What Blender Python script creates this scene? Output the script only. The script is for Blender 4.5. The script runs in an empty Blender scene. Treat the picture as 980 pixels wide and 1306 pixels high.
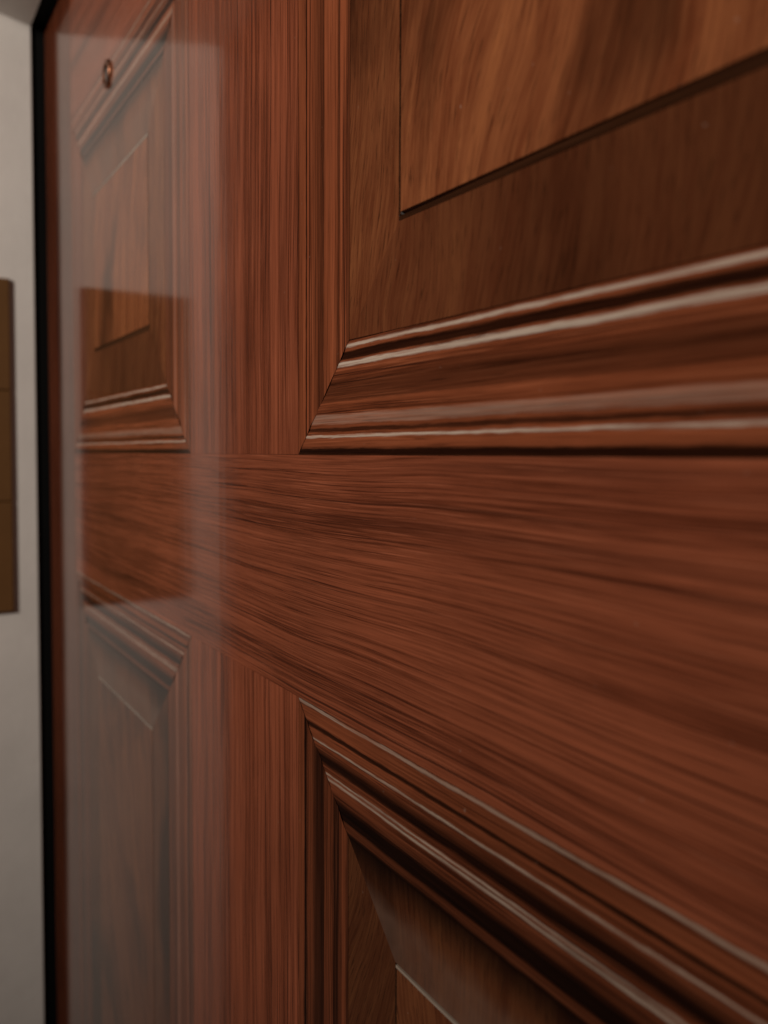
import bpy, math, random
from mathutils import Vector, Matrix

# ------------------------------------------------------------------ camera
# World: the door's front is the plane y = 0, x runs along the door (hinge side at
# x = -0.70), z is up, the camera's height is z = 0 (about 1.3 m above the floor).
sc = bpy.context.scene
COL = sc.collection
cam_d = bpy.data.cameras.new('camera')
cam = bpy.data.objects.new('camera', cam_d)
COL.objects.link(cam)
sc.camera = cam
R_ = Vector((0.53202547, 0.84671892, 0.00399648))
U_ = Vector((-0.03758186, 0.01889832, 0.99911484))
F_ = Vector((-0.84589391, 0.53170474, -0.04187565))
m = Matrix((R_, U_, -F_)).transposed().to_4x4()
m.translation = Vector((0, -0.124, 0))
cam.matrix_world = m
cam_d.sensor_fit = 'HORIZONTAL'
cam_d.sensor_width = 36
cam_d.lens = 36 * 1050 / 980
cam_d.shift_y = -31 / 980
cam_d.clip_start = 0.01
cam_d.clip_end = 50
cam_d.dof.use_dof = True
cam_d.dof.focus_distance = 0.262
cam_d.dof.aperture_fstop = 13.0

# ------------------------------------------------------------------ light
world = bpy.data.worlds.new('World')
sc.world = world
world.use_nodes = True
bg = world.node_tree.nodes['Background']
bg.inputs['Color'].default_value = (1.0, 0.80, 0.66, 1)
bg.inputs['Strength'].default_value = 0.014

# unseen lamp out in the room, spot cone shaped to dim door's right and bottom
ld = bpy.data.lights.new('room_spot', 'SPOT')
ld.energy = 48.0
ld.color = (1.0, 0.89, 0.785)
ld.shadow_soft_size = 0.07
ld.spot_size = math.radians(78)
ld.spot_blend = 1.0
lamp = bpy.data.objects.new('room_spot', ld)
COL.objects.link(lamp)
lamp.location = (-0.06, -1.05, 0.50)
lamp.rotation_euler = (Vector((-0.52, 0, 0.21)) - lamp.location).to_track_quat('-Z', 'Y').to_euler()

sc.view_settings.view_transform = 'Standard'
sc.view_settings.look = 'None'
sc.view_settings.exposure = 0.0
sc.view_settings.gamma = 1.0

# ------------------------------------------------------------------ node helpers
class NT:
    def __init__(self, name):
        self.mat = bpy.data.materials.new(name)
        self.mat.use_nodes = True
        self.t = self.mat.node_tree
        self.t.nodes.clear()
        self.out = self.t.nodes.new('ShaderNodeOutputMaterial')
    def n(self, typ, **kw):
        nd = self.t.nodes.new(typ)
        for k, v in kw.items():
            if k == 'ins':
                for i, val in v.items():
                    if isinstance(val, bpy.types.NodeSocket):
                        self.t.links.new(val, nd.inputs[i])
                    else:
                        nd.inputs[i].default_value = val
            else:
                setattr(nd, k, v)
        return nd
    def link(self, a, b):
        self.t.links.new(a, b)
    def math(self, op, a, b=0.0, clamp=False):
        return self.n('ShaderNodeMath', operation=op, use_clamp=clamp, ins={0: a, 1: b}).outputs[0]
    def vec(self, op, a, b):
        return self.n('ShaderNodeVectorMath', operation=op, ins={0: a, 1: b}).outputs[0]
    def scale(self, v, s3):
        return self.vec('MULTIPLY', v, s3)
    def noise(self, v, scale=1.0, detail=2.0, rough=0.5, out='Fac'):
        nd = self.n('ShaderNodeTexNoise', ins={'Vector': v, 'Scale': scale, 'Detail': detail, 'Roughness': rough})
        return nd.outputs[out]
    def ramp(self, fac, stops, interp='LINEAR'):
        nd = self.n('ShaderNodeValToRGB', ins={'Fac': fac})
        cr = nd.color_ramp
        cr.interpolation = interp
        while len(cr.elements) < len(stops):
            cr.elements.new(0.5)
        for e, (p, c) in zip(cr.elements, stops):
            e.position = p
            e.color = (c, c, c, 1) if not isinstance(c, tuple) else (*c, 1)
        return nd.outputs['Color']
    def mix(self, fac, a, b, mode='MIX'):
        nd = self.n('ShaderNodeMix', data_type='RGBA', blend_type=mode)
        for sock, val in ((nd.inputs[0], fac), (nd.inputs[6], a), (nd.inputs[7], b)):
            if isinstance(val, bpy.types.NodeSocket):
                self.link(val, sock)
            else:
                sock.default_value = val if not isinstance(val, tuple) or len(val) == 4 else (*val, 1)
        return nd.outputs[2]

# The door is a flat door that has been grained by hand and varnished: in the photograph the
# mirror image of the white wall runs unbroken across every "moulding", and the pale and dark
# lines are brush strokes.  So the lines are paint colours of the door itself (they stay where
# they are whatever lights them), and one level coat of gloss varnish lies over everything.
def varnish(N, color, bump=None, rough=0.098):
    tc = N.n('ShaderNodeTexCoord').outputs['Object']
    # brushed varnish: long vertical ripples left by the brush, plus a slow unevenness
    w = N.vec('SUBTRACT', N.noise(N.scale(tc, (70, 70, 6)), 1.0, 2, 0.5, 'Color'), (0.5, 0.5, 0.5))
    wf = N.vec('SUBTRACT', N.noise(N.scale(tc, (420, 420, 9)), 1.0, 3, 0.6, 'Color'), (0.5, 0.5, 0.5))
    w3 = N.vec('ADD', N.scale(w, (0.010, 0.0, 0.0015)), N.scale(wf, (0.030, 0.0, 0.0012)))
    cn = N.vec('NORMALIZE', N.vec('ADD', w3, (0, -1, 0)), (0, 0, 0))
    dust = N.noise(N.scale(tc, (30, 30, 22)), 1.0, 4, 0.6)
    cr = N.math('MULTIPLY_ADD', dust, 0.05)
    cr.node.inputs[2].default_value = rough - 0.022
    sp = N.ramp(N.noise(N.scale(tc, (520, 520, 480)), 1.0, 1, .5), [(.775, 0.0), (.83, .30)])
    color = N.mix(sp, color, (.40, .30, .24))
    p = N.n('ShaderNodeBsdfPrincipled', ins={'Base Color': color, 'Roughness': 0.6,
            'Specular IOR Level': 0.0, 'Coat Weight': 1.0, 'Coat IOR': 1.55,
            'Coat Roughness': cr, 'Coat Normal': cn})
    if bump is not None:
        b = N.n('ShaderNodeBump', ins={'Strength': 0.25, 'Distance': 0.0002, 'Height': bump})
        N.link(b.outputs[0], p.inputs['Normal'])
    N.link(p.outputs[0], N.out.inputs['Surface'])
    return N.mat

def grain(N, along, seed=(0, 0, 0), bend=0.004, hi=(.236, .067, .032), mid=(.138, .036, .016),
          lo=(.048, .012, .006), vein=0.75, gain=1.0, dens=1.0):
    """brushed mahogany graining; along = 'x' or 'z'"""
    tc = N.vec('ADD', N.n('ShaderNodeTexCoord').outputs['Object'], seed)
    # slow bending of the strokes
    wv = N.noise(N.scale(tc, (5, 5, 9) if along == 'x' else (14, 14, 5)), 1.0, 2, 0.5, 'Color')
    wv = N.scale(N.vec('SUBTRACT', wv, (.5, .5, .5)), (0 if along == 'x' else 2 * bend, 0, 2 * bend if along == 'x' else 0))
    v = N.vec('ADD', tc, wv)
    def s(a, c):
        return (a, 1.0, c) if along == 'x' else (c, 1.0, a)
    broad = N.noise(N.scale(v, s(1.6, 85)), 1.0, 3, 0.55)
    med = N.noise(N.scale(v, s(6, 420 * dens)), 1.0, 4, 0.68)
    fin = N.noise(N.scale(v, s(18, 1450 * dens)), 1.0, 4, 0.72)
    dash = N.noise(N.scale(v, s(19, 1350 * dens)), 1.0, 3, 0.6)
    pore = N.noise(N.scale(v, s(38, 1900 * dens)), 1.0, 2, 0.6)
    t = N.math('ADD', N.math('MULTIPLY', broad, .26), N.math('ADD', N.math('MULTIPLY', med, .36), N.math('MULTIPLY', fin, .38)))
    col = N.ramp(t, [(.405, lo), (.465, mid), (.525, hi), (.59, tuple(min(1, c * 1.25) for c in hi))])
    veinm = N.ramp(N.noise(N.scale(v, s(1.6, 48)), 1.0, 5, 0.66), [(.34, vein), (.45, 0.0)])
    col = N.mix(veinm, col, lo)
    veinm2 = N.ramp(N.noise(N.scale(v, s(2.4, 230 * dens)), 1.0, 3, 0.6), [(.33, .80), (.40, 0.0)])
    col = N.mix(veinm2, col, tuple(c * 0.75 for c in lo))
    col = N.mix(N.ramp(pore, [(.33, .60), (.41, 0.0)]), col, tuple(c * 1.1 for c in lo))
    col = N.mix(N.ramp(dash, [(.56, 0.0), (.66, .70)]), col, tuple(min(1, c * k) for c, k in zip(hi, (1.55, 1.75, 1.9))))
    # broad uneven tone of the glaze
    tone = N.ramp(N.noise(N.scale(tc, (9, 9, 9)), 1.0, 3, 0.5), [(.3, .80), (.7, 1.12)])
    col = N.mix(1.0, col, tone, 'MULTIPLY')
    if gain != 1.0:
        col = N.mix(1.0, col, (gain, gain * .96, gain * .92), 'MULTIPLY')
    return col, fin

def mat_grain(name, along, **kw):
    N = NT(name)
    c, b = grain(N, along, **kw)
    return varnish(N, c, b)

CREAM = (.56, .455, .370)
W_MM = 36.0
def mat_mould(name, along, dark, cream, seed=(0, 0, 0), gain=1.0, cream_col=CREAM):
    """painted moulding: UV.y is the distance from the outer edge over 36 mm"""
    N = NT(name)
    c, b = grain(N, along, seed=seed, vein=.35, bend=.0015, dens=1.3, hi=(.25, .072, .032), mid=(.165, .045, .019))
    uv = N.n('ShaderNodeUVMap', uv_map='UVMap').outputs[0]
    sep = N.n('ShaderNodeSeparateXYZ', ins={0: uv})
    u, v = sep.outputs[0], sep.outputs[1]
    # the painter's hand: slow wander plus brush-hair raggedness of every edge
    cu = N.n('ShaderNodeCombineXYZ', ins={0: N.math('MULTIPLY', u, 38.0), 1: N.math('MULTIPLY', v, 5.0), 2: seed[0]}).outputs[0]
    wob = N.math('MULTIPLY', N.math('SUBTRACT', N.noise(cu, 1.0, 2, .5), .5), .026)
    cu2 = N.n('ShaderNodeCombineXYZ', ins={0: N.math('MULTIPLY', u, 160.0), 1: N.math('MULTIPLY', v, 110.0), 2: 3.3}).outputs[0]
    wob2 = N.math('MULTIPLY', N.math('SUBTRACT', N.noise(cu2, 1.0, 2, .6), .5), .028)
    vv = N.math('ADD', v, N.math('ADD', wob, wob2))
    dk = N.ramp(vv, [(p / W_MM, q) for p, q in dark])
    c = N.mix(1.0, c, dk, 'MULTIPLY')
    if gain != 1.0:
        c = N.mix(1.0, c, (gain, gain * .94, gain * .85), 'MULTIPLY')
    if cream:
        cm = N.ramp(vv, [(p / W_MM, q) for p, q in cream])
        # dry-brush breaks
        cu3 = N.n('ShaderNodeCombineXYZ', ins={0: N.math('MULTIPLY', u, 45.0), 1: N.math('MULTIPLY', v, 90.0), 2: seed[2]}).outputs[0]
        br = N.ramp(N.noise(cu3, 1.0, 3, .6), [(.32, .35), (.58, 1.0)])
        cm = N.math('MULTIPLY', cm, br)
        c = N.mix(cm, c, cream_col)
    return varnish(N, c, b)

def mat_figure(name, seed=(0, 0, 0), gain=1.0, tint=None, tint_f=0.0, lean=0.0, along=None, across=None, soft=0.0):
    """flame figure of the panels; along / across: the painter's glaze, tone by millimetres along a border (UV.x)
    and by the share of its width from the moulding inward (UV.y)"""
    N = NT(name)
    tc = N.vec('ADD', N.n('ShaderNodeTexCoord').outputs['Object'], seed)
    warp = N.noise(N.scale(tc, (11, 11, 7)), 1.0, 2, .5, 'Color')
    warp = N.scale(N.vec('SUBTRACT', warp, (.5, .5, .5)), (.040, 0, .03))
    v = N.vec('ADD', tc, warp)
    sp = N.n('ShaderNodeSeparateXYZ', ins={0: v})
    xl = N.math('ADD', sp.outputs[0], N.math('MULTIPLY', sp.outputs[2], lean))
    v = N.n('ShaderNodeCombineXYZ', ins={0: xl, 1: sp.outputs[1], 2: sp.outputs[2]}).outputs[0]
    med = N.noise(N.scale(v, (120, 1, 13)), 1.0, 5, .68)
    fin = N.noise(N.scale(v, (900, 1, 42)), 1.0, 4, .75)
    pore = N.noise(N.scale(v, (1500, 1, 110)), 1.0, 2, .6)
    blot = N.noise(N.scale(v, (17, 1, 8)), 1.0, 4, .55)
    t = N.math('ADD', N.math('MULTIPLY', med, .38), N.math('ADD', N.math('MULTIPLY', fin, .37), N.math('MULTIPLY', blot, .25)))
    c = N.ramp(t, [(.36, (.070, .018, .006)), (.45, (.138, .038, .014)), (.53, (.205, .066, .025)), (.61, (.275, .094, .034))])
    if soft:
        c = N.mix(soft, c, (.148, .041, .017))
    c = N.mix(N.ramp(blot, [(.35, .80 - 1.6 * soft), (.48, 0.0)]), c, (.036, .012, .005))
    c = N.mix(N.ramp(pore, [(.34, .6), (.42, 0.0)]), c, (.030, .010, .004))
    uv = N.n('ShaderNodeSeparateXYZ', ins={0: N.n('ShaderNodeUVMap', uv_map='UVMap').outputs[0]})
    nz = N.math('MULTIPLY', N.math('SUBTRACT', N.noise(N.scale(tc, (40, 1, 40)), 1.0, 3, .6), .5), .35)
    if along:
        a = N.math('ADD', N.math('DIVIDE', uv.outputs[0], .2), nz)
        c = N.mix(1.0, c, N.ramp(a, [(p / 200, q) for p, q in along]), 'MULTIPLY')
    if gain != 1.0:
        c = N.mix(1.0, c, (gain, gain, gain), 'MULTIPLY')
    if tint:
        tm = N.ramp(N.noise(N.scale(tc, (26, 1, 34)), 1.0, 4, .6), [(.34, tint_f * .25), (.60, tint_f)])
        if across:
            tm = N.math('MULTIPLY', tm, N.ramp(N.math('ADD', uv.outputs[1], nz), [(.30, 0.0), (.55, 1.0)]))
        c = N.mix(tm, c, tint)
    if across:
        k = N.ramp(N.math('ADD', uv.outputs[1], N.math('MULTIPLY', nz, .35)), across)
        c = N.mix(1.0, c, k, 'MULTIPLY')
    return varnish(N, c, fin)

def mat_plain(name, col, rough=0.5, metallic=0.0, spec=0.5, noise_amp=0.0, noise_scale=40):
    N = NT(name)
    p = N.n('ShaderNodeBsdfPrincipled', ins={'Roughness': rough, 'Metallic': metallic, 'Specular IOR Level': spec})
    if noise_amp:
        tc = N.n('ShaderNodeTexCoord').outputs['Object']
        k = N.ramp(N.noise(tc, noise_scale, 5, .6), [(.3, 1 - noise_amp), (.7, 1.0)])
        N.link(N.mix(1.0, (*col, 1), k, 'MULTIPLY'), p.inputs['Base Color'])
        b = N.n('ShaderNodeBump', ins={'Strength': 0.2, 'Distance': 0.001, 'Height': N.noise(tc, noise_scale * 6, 3, .6)})
        N.link(b.outputs[0], p.inputs['Normal'])
    else:
        p.inputs['Base Color'].default_value = (*col, 1)
    N.link(p.outputs[0], N.out.inputs['Surface'])
    return N.mat

# ------------------------------------------------------------------ mesh helpers
def obj(name, verts, faces, mat, parent=None, uvs=None, smooth=False):
    me = bpy.data.meshes.new(name)
    me.from_pydata(verts, [], faces)
    if uvs:
        lay = me.uv_layers.new(name='UVMap')
        for lp in me.loops:
            lay.data[lp.index].uv = uvs[lp.vertex_index]
    me.materials.append(mat)
    if smooth:
        for p in me.polygons:
            p.use_smooth = True
    me.update()
    o = bpy.data.objects.new(name, me)
    COL.objects.link(o)
    if parent:
        o.parent = parent
    return o

def tag(o, label=None, cat=None, group=None, kind=None):
    for k, val in (('label', label), ('category', cat), ('group', group), ('kind', kind)):
        if val:
            o[k] = val
    return o

def prism(poly, y0, y1, ch=0.0):
    """closed prism over a polygon in x, z (counter-clockwise seen from the front) from y0 (front) to y1,
    its front edges eased by ch"""
    n = len(poly)
    cx = sum(p[0] for p in poly) / n
    cz = sum(p[1] for p in poly) / n
    def inset(p):
        dx, dz = cx - p[0], cz - p[1]
        return (p[0] + math.copysign(ch, dx), p[1] + math.copysign(ch, dz))
    V = []
    F = []
    front = [inset(p) for p in poly] if ch else poly
    V += [(x, y0, z) for x, z in front]
    if ch:
        V += [(x, y0 + ch, z) for x, z in poly]
    V += [(x, y1, z) for x, z in poly]
    L = len(V) // n
    F.append(tuple(range(n)))
    for l in range(L - 1):
        for i in range(n):
            j = (i + 1) % n
            a, b = l * n + i, l * n + j
            F.append((a, a + n, b + n, b))
    F.append(tuple((L - 1) * n + i for i in reversed(range(n))))
    return V, F

def rect(x0, x1, z0, z1):
    return [(x0, z0), (x1, z0), (x1, z1), (x0, z1)]

# ------------------------------------------------------------------ the setting: white reveal round the door
M_wall = mat_plain('white_wall_paint', (.76, .73, .69), rough=.75, spec=.25, noise_amp=.10, noise_scale=18)
WX = -0.700

def side_wall():
    # plan outline (x, y) with a rounded outer corner, running up into the sloping head
    y_in, y_out, r = -0.0094, -0.1465, 0.008
    pts = [(WX - .10, y_in)]
    for k in range(5):
        a = math.pi / 2 * k / 4
        pts.append((WX - .0010 + .0010 * math.sin(a), y_in - .0010 + .0010 * math.cos(a)))
    for k in range(7):
        a = math.pi / 2 * k / 6
        pts.append((WX - r + r * math.cos(a), y_out + r - r * math.sin(a)))
    pts.append((WX - .10, y_out))
    n = len(pts)
    V = [(x, y, -1.28) for x, y in pts] + [(x, y, .40) for x, y in pts]
    F = [tuple(reversed(range(n))), tuple(range(n, 2 * n))]
    F = [tuple(range(n)), tuple(reversed(range(n, 2 * n)))]
    for i in range(n):
        j = (i + 1) % n
        F.append((i, i + n, j + n, j))
    return tag(obj('side_wall', V, F, M_wall), kind='structure')
side_wall()

def head():
    s = [(-0.0100, .3300), (-0.1470, .3560), (-0.1470, .52), (-0.0100, .52)]
    V = [(-.805, y, z) for y, z in s] + [(.25, y, z) for y, z in s]
    F = [(3, 2, 1, 0), (4, 5, 6, 7)] + [(i, (i + 1) % 4, (i + 1) % 4 + 4, i + 4) for i in range(4)]
    return tag(obj('door_head', V, F, M_wall), kind='structure')
head()

# black body standing in for the shade in the gap round the door
M_gap_fill = mat_plain('gap_black', (.004, .004, .004), rough=.8, spec=.1)
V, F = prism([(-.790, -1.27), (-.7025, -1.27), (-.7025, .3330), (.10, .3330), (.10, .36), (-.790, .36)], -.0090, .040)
tag(obj('gap_fill', V, F, M_gap_fill), 'black fill for the shade in the gap between red-brown door and white wall', 'gap fill')

# ------------------------------------------------------------------ the door
door = bpy.data.objects.new('door', None)
COL.objects.link(door)
door.location = (0, 0, 0)
tag(door, 'glossy red-brown door hand-grained as mahogany with moulded panels and a peephole', 'door', kind='thing')

DX0, DX1, DZ0, DZ1 = -.6990, .0900, -1.270, .3270
XL0, XL1 = -.6050, -.3620          # left panels
XR0, XR1 = -.2518, -.0088          # right panels
ZU0, ZU1 = -.0006, .2260            # upper panels
ZL0, ZL1 = -.8000, -.0838          # lower panels

M_core = mat_plain('door_core', (.030, .010, .006), rough=.6, spec=.2)
V, F = prism(rect(DX0 + .0005, DX1 - .0005, DZ0 + .0005, DZ1 - .0005), .0016, .044)
obj('core', V, F, M_core, door)

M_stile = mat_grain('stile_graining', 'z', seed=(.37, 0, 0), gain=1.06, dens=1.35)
M_hinge_stile = mat_grain('hinge_stile_graining', 'z', seed=(.87, 0, 0), gain=.55)  # same graining colours, scaled darker over the whole stile
M_rail = mat_grain('rail_graining', 'x', seed=(0, 0, .215), bend=.0042, dens=1.9, gain=1.04)
G = .00018
# the middle rail runs right through between the upper and lower panels; stiles stand between the panels
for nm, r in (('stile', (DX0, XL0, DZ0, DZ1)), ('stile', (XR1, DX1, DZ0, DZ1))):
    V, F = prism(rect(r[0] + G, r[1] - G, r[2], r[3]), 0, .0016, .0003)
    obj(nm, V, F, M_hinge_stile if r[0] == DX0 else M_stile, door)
for z0, z1 in ((ZL0, ZL1), (ZU0, ZU1)):
    V, F = prism(rect(XL1 + G, XR0 - G, z0 + .00004, z1 - .00004), 0, .0016, .0001)
    obj('stile', V, F, M_stile, door)
for z0, z1 in ((DZ0, ZL0), (ZL1, ZU0), (ZU1, DZ1)):
    V, F = prism(rect(XL0 + G, XR1 - G, z0 + .00004, z1 - .00004), 0, .0016, .0001)
    obj('rail', V, F, M_rail, door)

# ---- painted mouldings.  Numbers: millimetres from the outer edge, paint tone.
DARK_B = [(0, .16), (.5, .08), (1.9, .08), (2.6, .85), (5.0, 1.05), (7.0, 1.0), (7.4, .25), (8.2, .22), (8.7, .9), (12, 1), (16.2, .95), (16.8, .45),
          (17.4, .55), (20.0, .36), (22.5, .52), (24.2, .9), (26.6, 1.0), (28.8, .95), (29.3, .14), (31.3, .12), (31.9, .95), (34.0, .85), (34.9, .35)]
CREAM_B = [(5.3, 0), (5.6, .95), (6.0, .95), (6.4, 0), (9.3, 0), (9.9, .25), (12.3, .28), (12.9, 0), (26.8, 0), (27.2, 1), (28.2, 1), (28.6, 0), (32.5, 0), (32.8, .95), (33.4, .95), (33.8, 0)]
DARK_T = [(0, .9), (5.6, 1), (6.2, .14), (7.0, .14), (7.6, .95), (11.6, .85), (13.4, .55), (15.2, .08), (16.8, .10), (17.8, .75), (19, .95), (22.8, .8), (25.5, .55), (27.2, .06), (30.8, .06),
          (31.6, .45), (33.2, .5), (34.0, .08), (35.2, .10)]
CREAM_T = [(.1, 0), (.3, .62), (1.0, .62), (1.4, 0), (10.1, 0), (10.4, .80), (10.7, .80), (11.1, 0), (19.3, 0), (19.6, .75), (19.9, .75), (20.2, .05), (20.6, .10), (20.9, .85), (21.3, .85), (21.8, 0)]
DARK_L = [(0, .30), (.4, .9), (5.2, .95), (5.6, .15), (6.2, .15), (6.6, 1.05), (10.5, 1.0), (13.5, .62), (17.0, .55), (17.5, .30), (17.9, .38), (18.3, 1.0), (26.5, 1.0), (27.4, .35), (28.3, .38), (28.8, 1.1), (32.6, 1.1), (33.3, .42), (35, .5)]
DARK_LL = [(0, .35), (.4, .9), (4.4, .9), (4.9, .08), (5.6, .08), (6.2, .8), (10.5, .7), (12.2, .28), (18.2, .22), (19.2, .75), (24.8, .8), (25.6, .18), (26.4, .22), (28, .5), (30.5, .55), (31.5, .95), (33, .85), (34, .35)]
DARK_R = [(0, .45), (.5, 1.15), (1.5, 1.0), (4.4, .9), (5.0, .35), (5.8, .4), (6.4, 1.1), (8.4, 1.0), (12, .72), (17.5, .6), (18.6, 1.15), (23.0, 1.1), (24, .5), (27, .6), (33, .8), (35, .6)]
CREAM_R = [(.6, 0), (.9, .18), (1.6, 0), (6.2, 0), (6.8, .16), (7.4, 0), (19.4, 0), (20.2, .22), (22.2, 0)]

SPLIT = {'b': [0, 2.2, 5.3, 6.4, 7.2, 8.5, 12.7, 16.8, 24, 26.8, 28.8, 31.6, 34.6],
         't': [0, 1.8, 6.0, 7.3, 10.0, 11.4, 13.4, 17.6, 19.2, 22.4, 26.4, 31.2, 34.6],
         'l': [0, 5.4, 6.4, 12.0, 18.0, 27.0, 28.6, 34.6],
         'r': [0, 5.4, 6.4, 12.0, 18.0, 24.0, 28.6, 34.6]}
BAND = {'b': ['shadow_line', 'fillet', 'cream_line', 'fillet', 'groove', 'cream_band', 'ovolo', 'scotia', 'fillet', 'cream_line', 'groove', 'bead'],
        't': ['cream_line', 'fillet', 'groove', 'fillet', 'cream_line', 'ovolo', 'scotia', 'fillet', 'cream_line', 'ovolo', 'groove', 'bead'],
        'l': ['fillet', 'groove', 'ovolo', 'scotia', 'fillet', 'groove', 'bead'],
        'r': ['fillet', 'groove', 'ovolo', 'scotia', 'fillet', 'groove', 'bead']}
LIFT = {'groove': -.00012, 'shadow_line': -.0001, 'scotia': -.00015, 'bead': .0002, 'ovolo': .00025, 'cream_line': .00012, 'cream_band': .0002, 'fillet': .0001}

MM = {}
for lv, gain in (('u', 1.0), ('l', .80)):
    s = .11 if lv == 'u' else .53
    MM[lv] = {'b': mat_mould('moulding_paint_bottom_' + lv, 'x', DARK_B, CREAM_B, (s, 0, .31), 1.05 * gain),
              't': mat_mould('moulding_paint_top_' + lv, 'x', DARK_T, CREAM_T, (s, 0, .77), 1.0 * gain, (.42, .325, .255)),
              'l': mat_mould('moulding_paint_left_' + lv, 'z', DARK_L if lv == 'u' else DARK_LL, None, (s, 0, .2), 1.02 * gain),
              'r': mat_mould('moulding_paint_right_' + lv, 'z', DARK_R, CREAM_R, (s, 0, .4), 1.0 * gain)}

def side_line(rc, side, t, g):
    """end points of the line at distance t inside rectangle rc, on one side, drawn back g from the mitres"""
    x0, x1, z0, z1 = rc
    if side == 'b': return (x0 + t + g, z0 + t), (x1 - t - g, z0 + t)
    if side == 't': return (x0 + t + g, z1 - t), (x1 - t - g, z1 - t)
    if side == 'l': return (x0 + t, z0 + t + g), (x0 + t, z1 - t - g)
    return (x1 - t, z0 + t + g), (x1 - t, z1 - t - g)

def strip(rc, side, a, b, lift, g=.00022, n=1, base_y=0.0):
    V, UV, F = [], [], []
    for k in range(n + 1):
        f = k / n
        t = (a + (b - a) * f) / 1000
        y = base_y - lift * math.sin(math.pi * f) if n > 1 else base_y
        for p in side_line(rc, side, t, g):
            V.append((p[0], y, p[1]))
            UV.append((p[0] if side in 'bt' else p[1], t * 1000 / W_MM))
    for k in range(n):
        q = (2 * k, 2 * k + 1, 2 * k + 3, 2 * k + 2)
        v0, v1, v2 = (Vector(V[i]) for i in q[:3])
        if (v1 - v0).cross(v2 - v1).y > 0:
            q = tuple(reversed(q))
        F.append(q)
    return V, F, UV

M_joint = mat_plain('dark_joint', (.020, .007, .004), rough=.6, spec=.1)
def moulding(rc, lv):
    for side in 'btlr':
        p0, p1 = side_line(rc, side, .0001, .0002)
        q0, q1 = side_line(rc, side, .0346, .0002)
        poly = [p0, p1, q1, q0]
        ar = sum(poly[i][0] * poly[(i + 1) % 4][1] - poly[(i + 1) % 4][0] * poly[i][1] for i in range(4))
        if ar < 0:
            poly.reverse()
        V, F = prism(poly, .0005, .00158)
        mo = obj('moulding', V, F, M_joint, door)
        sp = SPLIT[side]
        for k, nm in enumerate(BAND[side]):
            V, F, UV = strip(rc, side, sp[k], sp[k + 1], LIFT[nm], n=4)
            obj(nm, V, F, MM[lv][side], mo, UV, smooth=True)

# ---- panels: mitred border and raised field, painted
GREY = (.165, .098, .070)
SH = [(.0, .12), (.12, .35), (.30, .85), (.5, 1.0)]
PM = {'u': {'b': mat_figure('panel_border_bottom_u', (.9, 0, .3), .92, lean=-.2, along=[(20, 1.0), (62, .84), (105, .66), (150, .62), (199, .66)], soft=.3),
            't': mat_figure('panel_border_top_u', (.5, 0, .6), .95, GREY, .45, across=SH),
            'l': mat_figure('panel_border_left_u', (.9, 0, .3), .92, lean=-.2), 'r': mat_figure('panel_border_right_u', (.3, 0, .9), .9),
            'f': mat_figure('panel_field_u', (.05, 0, .42), 1.22, lean=-.30)},
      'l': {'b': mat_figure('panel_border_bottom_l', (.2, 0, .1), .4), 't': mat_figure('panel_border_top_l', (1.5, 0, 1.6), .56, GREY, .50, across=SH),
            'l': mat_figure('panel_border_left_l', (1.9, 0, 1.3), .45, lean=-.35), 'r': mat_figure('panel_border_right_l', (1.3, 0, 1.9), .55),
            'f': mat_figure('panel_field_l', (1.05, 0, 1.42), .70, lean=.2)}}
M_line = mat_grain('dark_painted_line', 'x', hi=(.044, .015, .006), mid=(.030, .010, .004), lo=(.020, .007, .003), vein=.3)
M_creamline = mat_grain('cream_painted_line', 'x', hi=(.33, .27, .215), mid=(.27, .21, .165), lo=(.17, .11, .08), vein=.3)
IN, FI = 34.8, 62.0
def panel(rc, lv):
    x0, x1, z0, z1 = rc
    f = FI / 1000                                   # field inset at the sides
    g = .0642 if lv == 'u' else .0605               # and at top and bottom
    lw = .0018
    V, F = prism(rect(x0 + f + .0005, x1 - f - .0005, z0 + g + lw + .0001, z1 - g - .0012), -.0001, .0014, .0001)
    pn = obj('panel', V, F, PM[lv]['f'], door)
    i = IN / 1000
    A = rect(x0 + i, x1 - i, z0 + i, z1 - i)
    B = rect(x0 + f - .0004, x1 - f + .0004, z0 + g - .0004, z1 - g + .0004)
    for side, a, b in (('b', 0, 1), ('r', 1, 2), ('t', 2, 3), ('l', 3, 0)):
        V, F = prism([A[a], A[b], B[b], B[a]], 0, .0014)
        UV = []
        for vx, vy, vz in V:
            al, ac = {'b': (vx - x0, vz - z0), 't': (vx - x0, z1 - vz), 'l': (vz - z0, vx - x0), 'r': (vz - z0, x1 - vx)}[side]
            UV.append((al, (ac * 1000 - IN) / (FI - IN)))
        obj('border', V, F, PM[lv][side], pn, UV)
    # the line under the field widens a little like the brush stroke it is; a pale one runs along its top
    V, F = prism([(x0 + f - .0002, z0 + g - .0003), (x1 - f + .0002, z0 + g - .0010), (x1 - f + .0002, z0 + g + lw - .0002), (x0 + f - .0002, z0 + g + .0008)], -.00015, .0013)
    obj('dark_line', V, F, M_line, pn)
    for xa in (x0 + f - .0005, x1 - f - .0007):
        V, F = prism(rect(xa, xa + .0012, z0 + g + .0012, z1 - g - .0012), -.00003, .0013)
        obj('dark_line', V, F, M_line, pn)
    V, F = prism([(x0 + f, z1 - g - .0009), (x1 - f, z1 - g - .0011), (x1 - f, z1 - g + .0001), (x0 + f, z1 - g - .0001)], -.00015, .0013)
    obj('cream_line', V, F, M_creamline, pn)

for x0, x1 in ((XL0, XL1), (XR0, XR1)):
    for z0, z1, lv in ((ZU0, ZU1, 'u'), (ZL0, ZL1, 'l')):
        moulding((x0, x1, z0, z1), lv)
        panel((x0, x1, z0, z1), lv)

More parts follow.
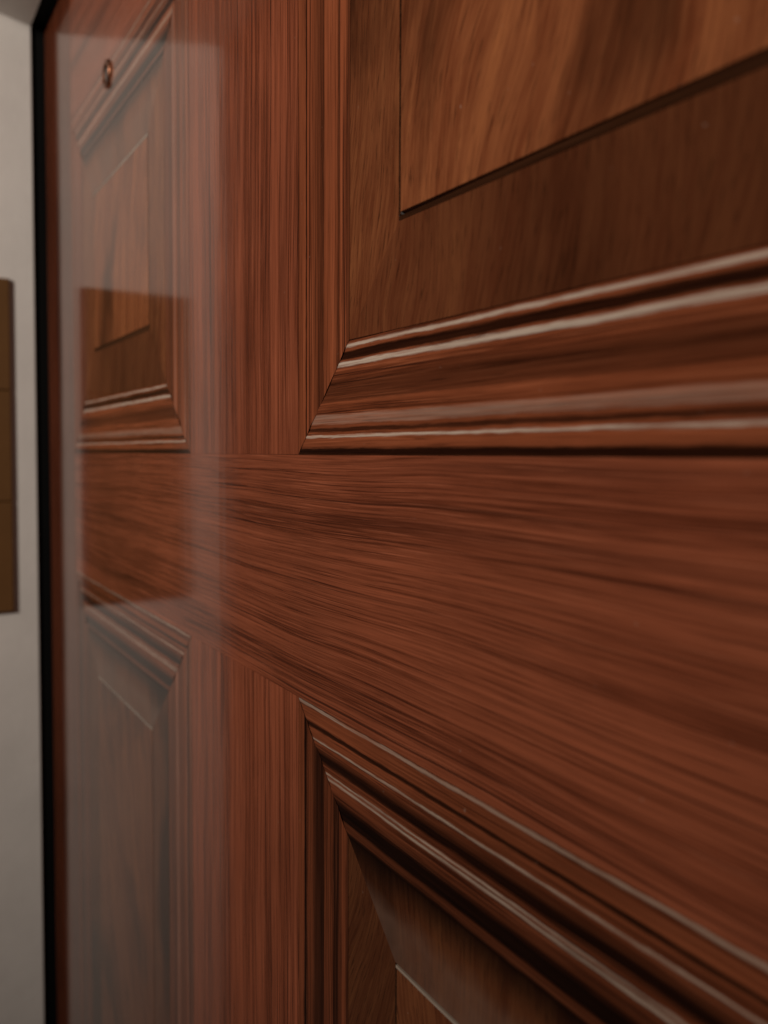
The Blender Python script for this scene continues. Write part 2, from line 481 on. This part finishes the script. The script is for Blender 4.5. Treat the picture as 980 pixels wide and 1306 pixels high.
# ---- peephole: brass barrel, dark lens
M_brass = mat_plain('copper_brass', (.30, .13, .075), rough=.38, metallic=1.0)
M_lens = mat_plain('dark_lens', (.010, .006, .005), rough=.05, spec=.8)
def lathe(name, prof, c, mat, parent, n=32):
    V, F = [], []
    for r, d in prof:
        for k in range(n):
            a = 2 * math.pi * k / n
            V.append((c[0] + r * math.cos(a), -d, c[1] + r * math.sin(a)))
    for i in range(len(prof) - 1):
        for k in range(n):
            a, b = i * n + k, i * n + (k + 1) % n
            F.append((a, b, b + n, a + n))
    F.append(tuple((len(prof) - 1) * n + k for k in range(n)))
    o = obj(name, V, F, mat, parent, smooth=True)
    return o
pc = (-.5035, .2215)
ph = lathe('peephole', [(.0080, -.001), (.0080, .0008), (.0076, .0014), (.0066, .0016), (.0056, .0014), (.0050, .0004)], pc, M_brass, door)
tag(ph, 'small round brass peephole')
lathe('lens', [(.0050, .0003), (.0042, .0008), (.0026, .0011), (.0008, .0012)], pc, M_lens, ph)

# ------------------------------------------------------------------ three square brown plates on the white wall
M_plate = mat_plain('brown_plastic', (.150, .070, .022), rough=.55, spec=.3, noise_amp=.10, noise_scale=30)
def rounded_box(c, hw, hz, x0, x1, ch):
    """plate on the wall: y/z outline, from the wall (x0) out to x1 with eased front edges"""
    V = []
    for x, d in ((x0, 0), (x1 - ch, 0), (x1, ch)):
        for sy, sz in ((-1, -1), (1, -1), (1, 1), (-1, 1)):
            V.append((x, c[0] + sy * (hw - d), c[1] + sz * (hz - d)))
    F = [(3, 2, 1, 0), (8, 9, 10, 11)]
    for l in (0, 4):
        for i in range(4):
            j = (i + 1) % 4
            F.append((l + i, l + j, l + j + 4, l + i + 4))
    return V, F
for k, wd in enumerate(('topmost', 'middle', 'lowest')):
    zc = .0905 - k * .0864
    V, F = rounded_box((-.0710, zc), .0430, .0430, WX, WX + .0030, .0008)
    pl = obj('switch_plate', V, F, M_plate)
    tag(pl, wd + ' of three square brown plates stacked on the white wall', 'switch plate', 'brown plates stacked on the white wall')
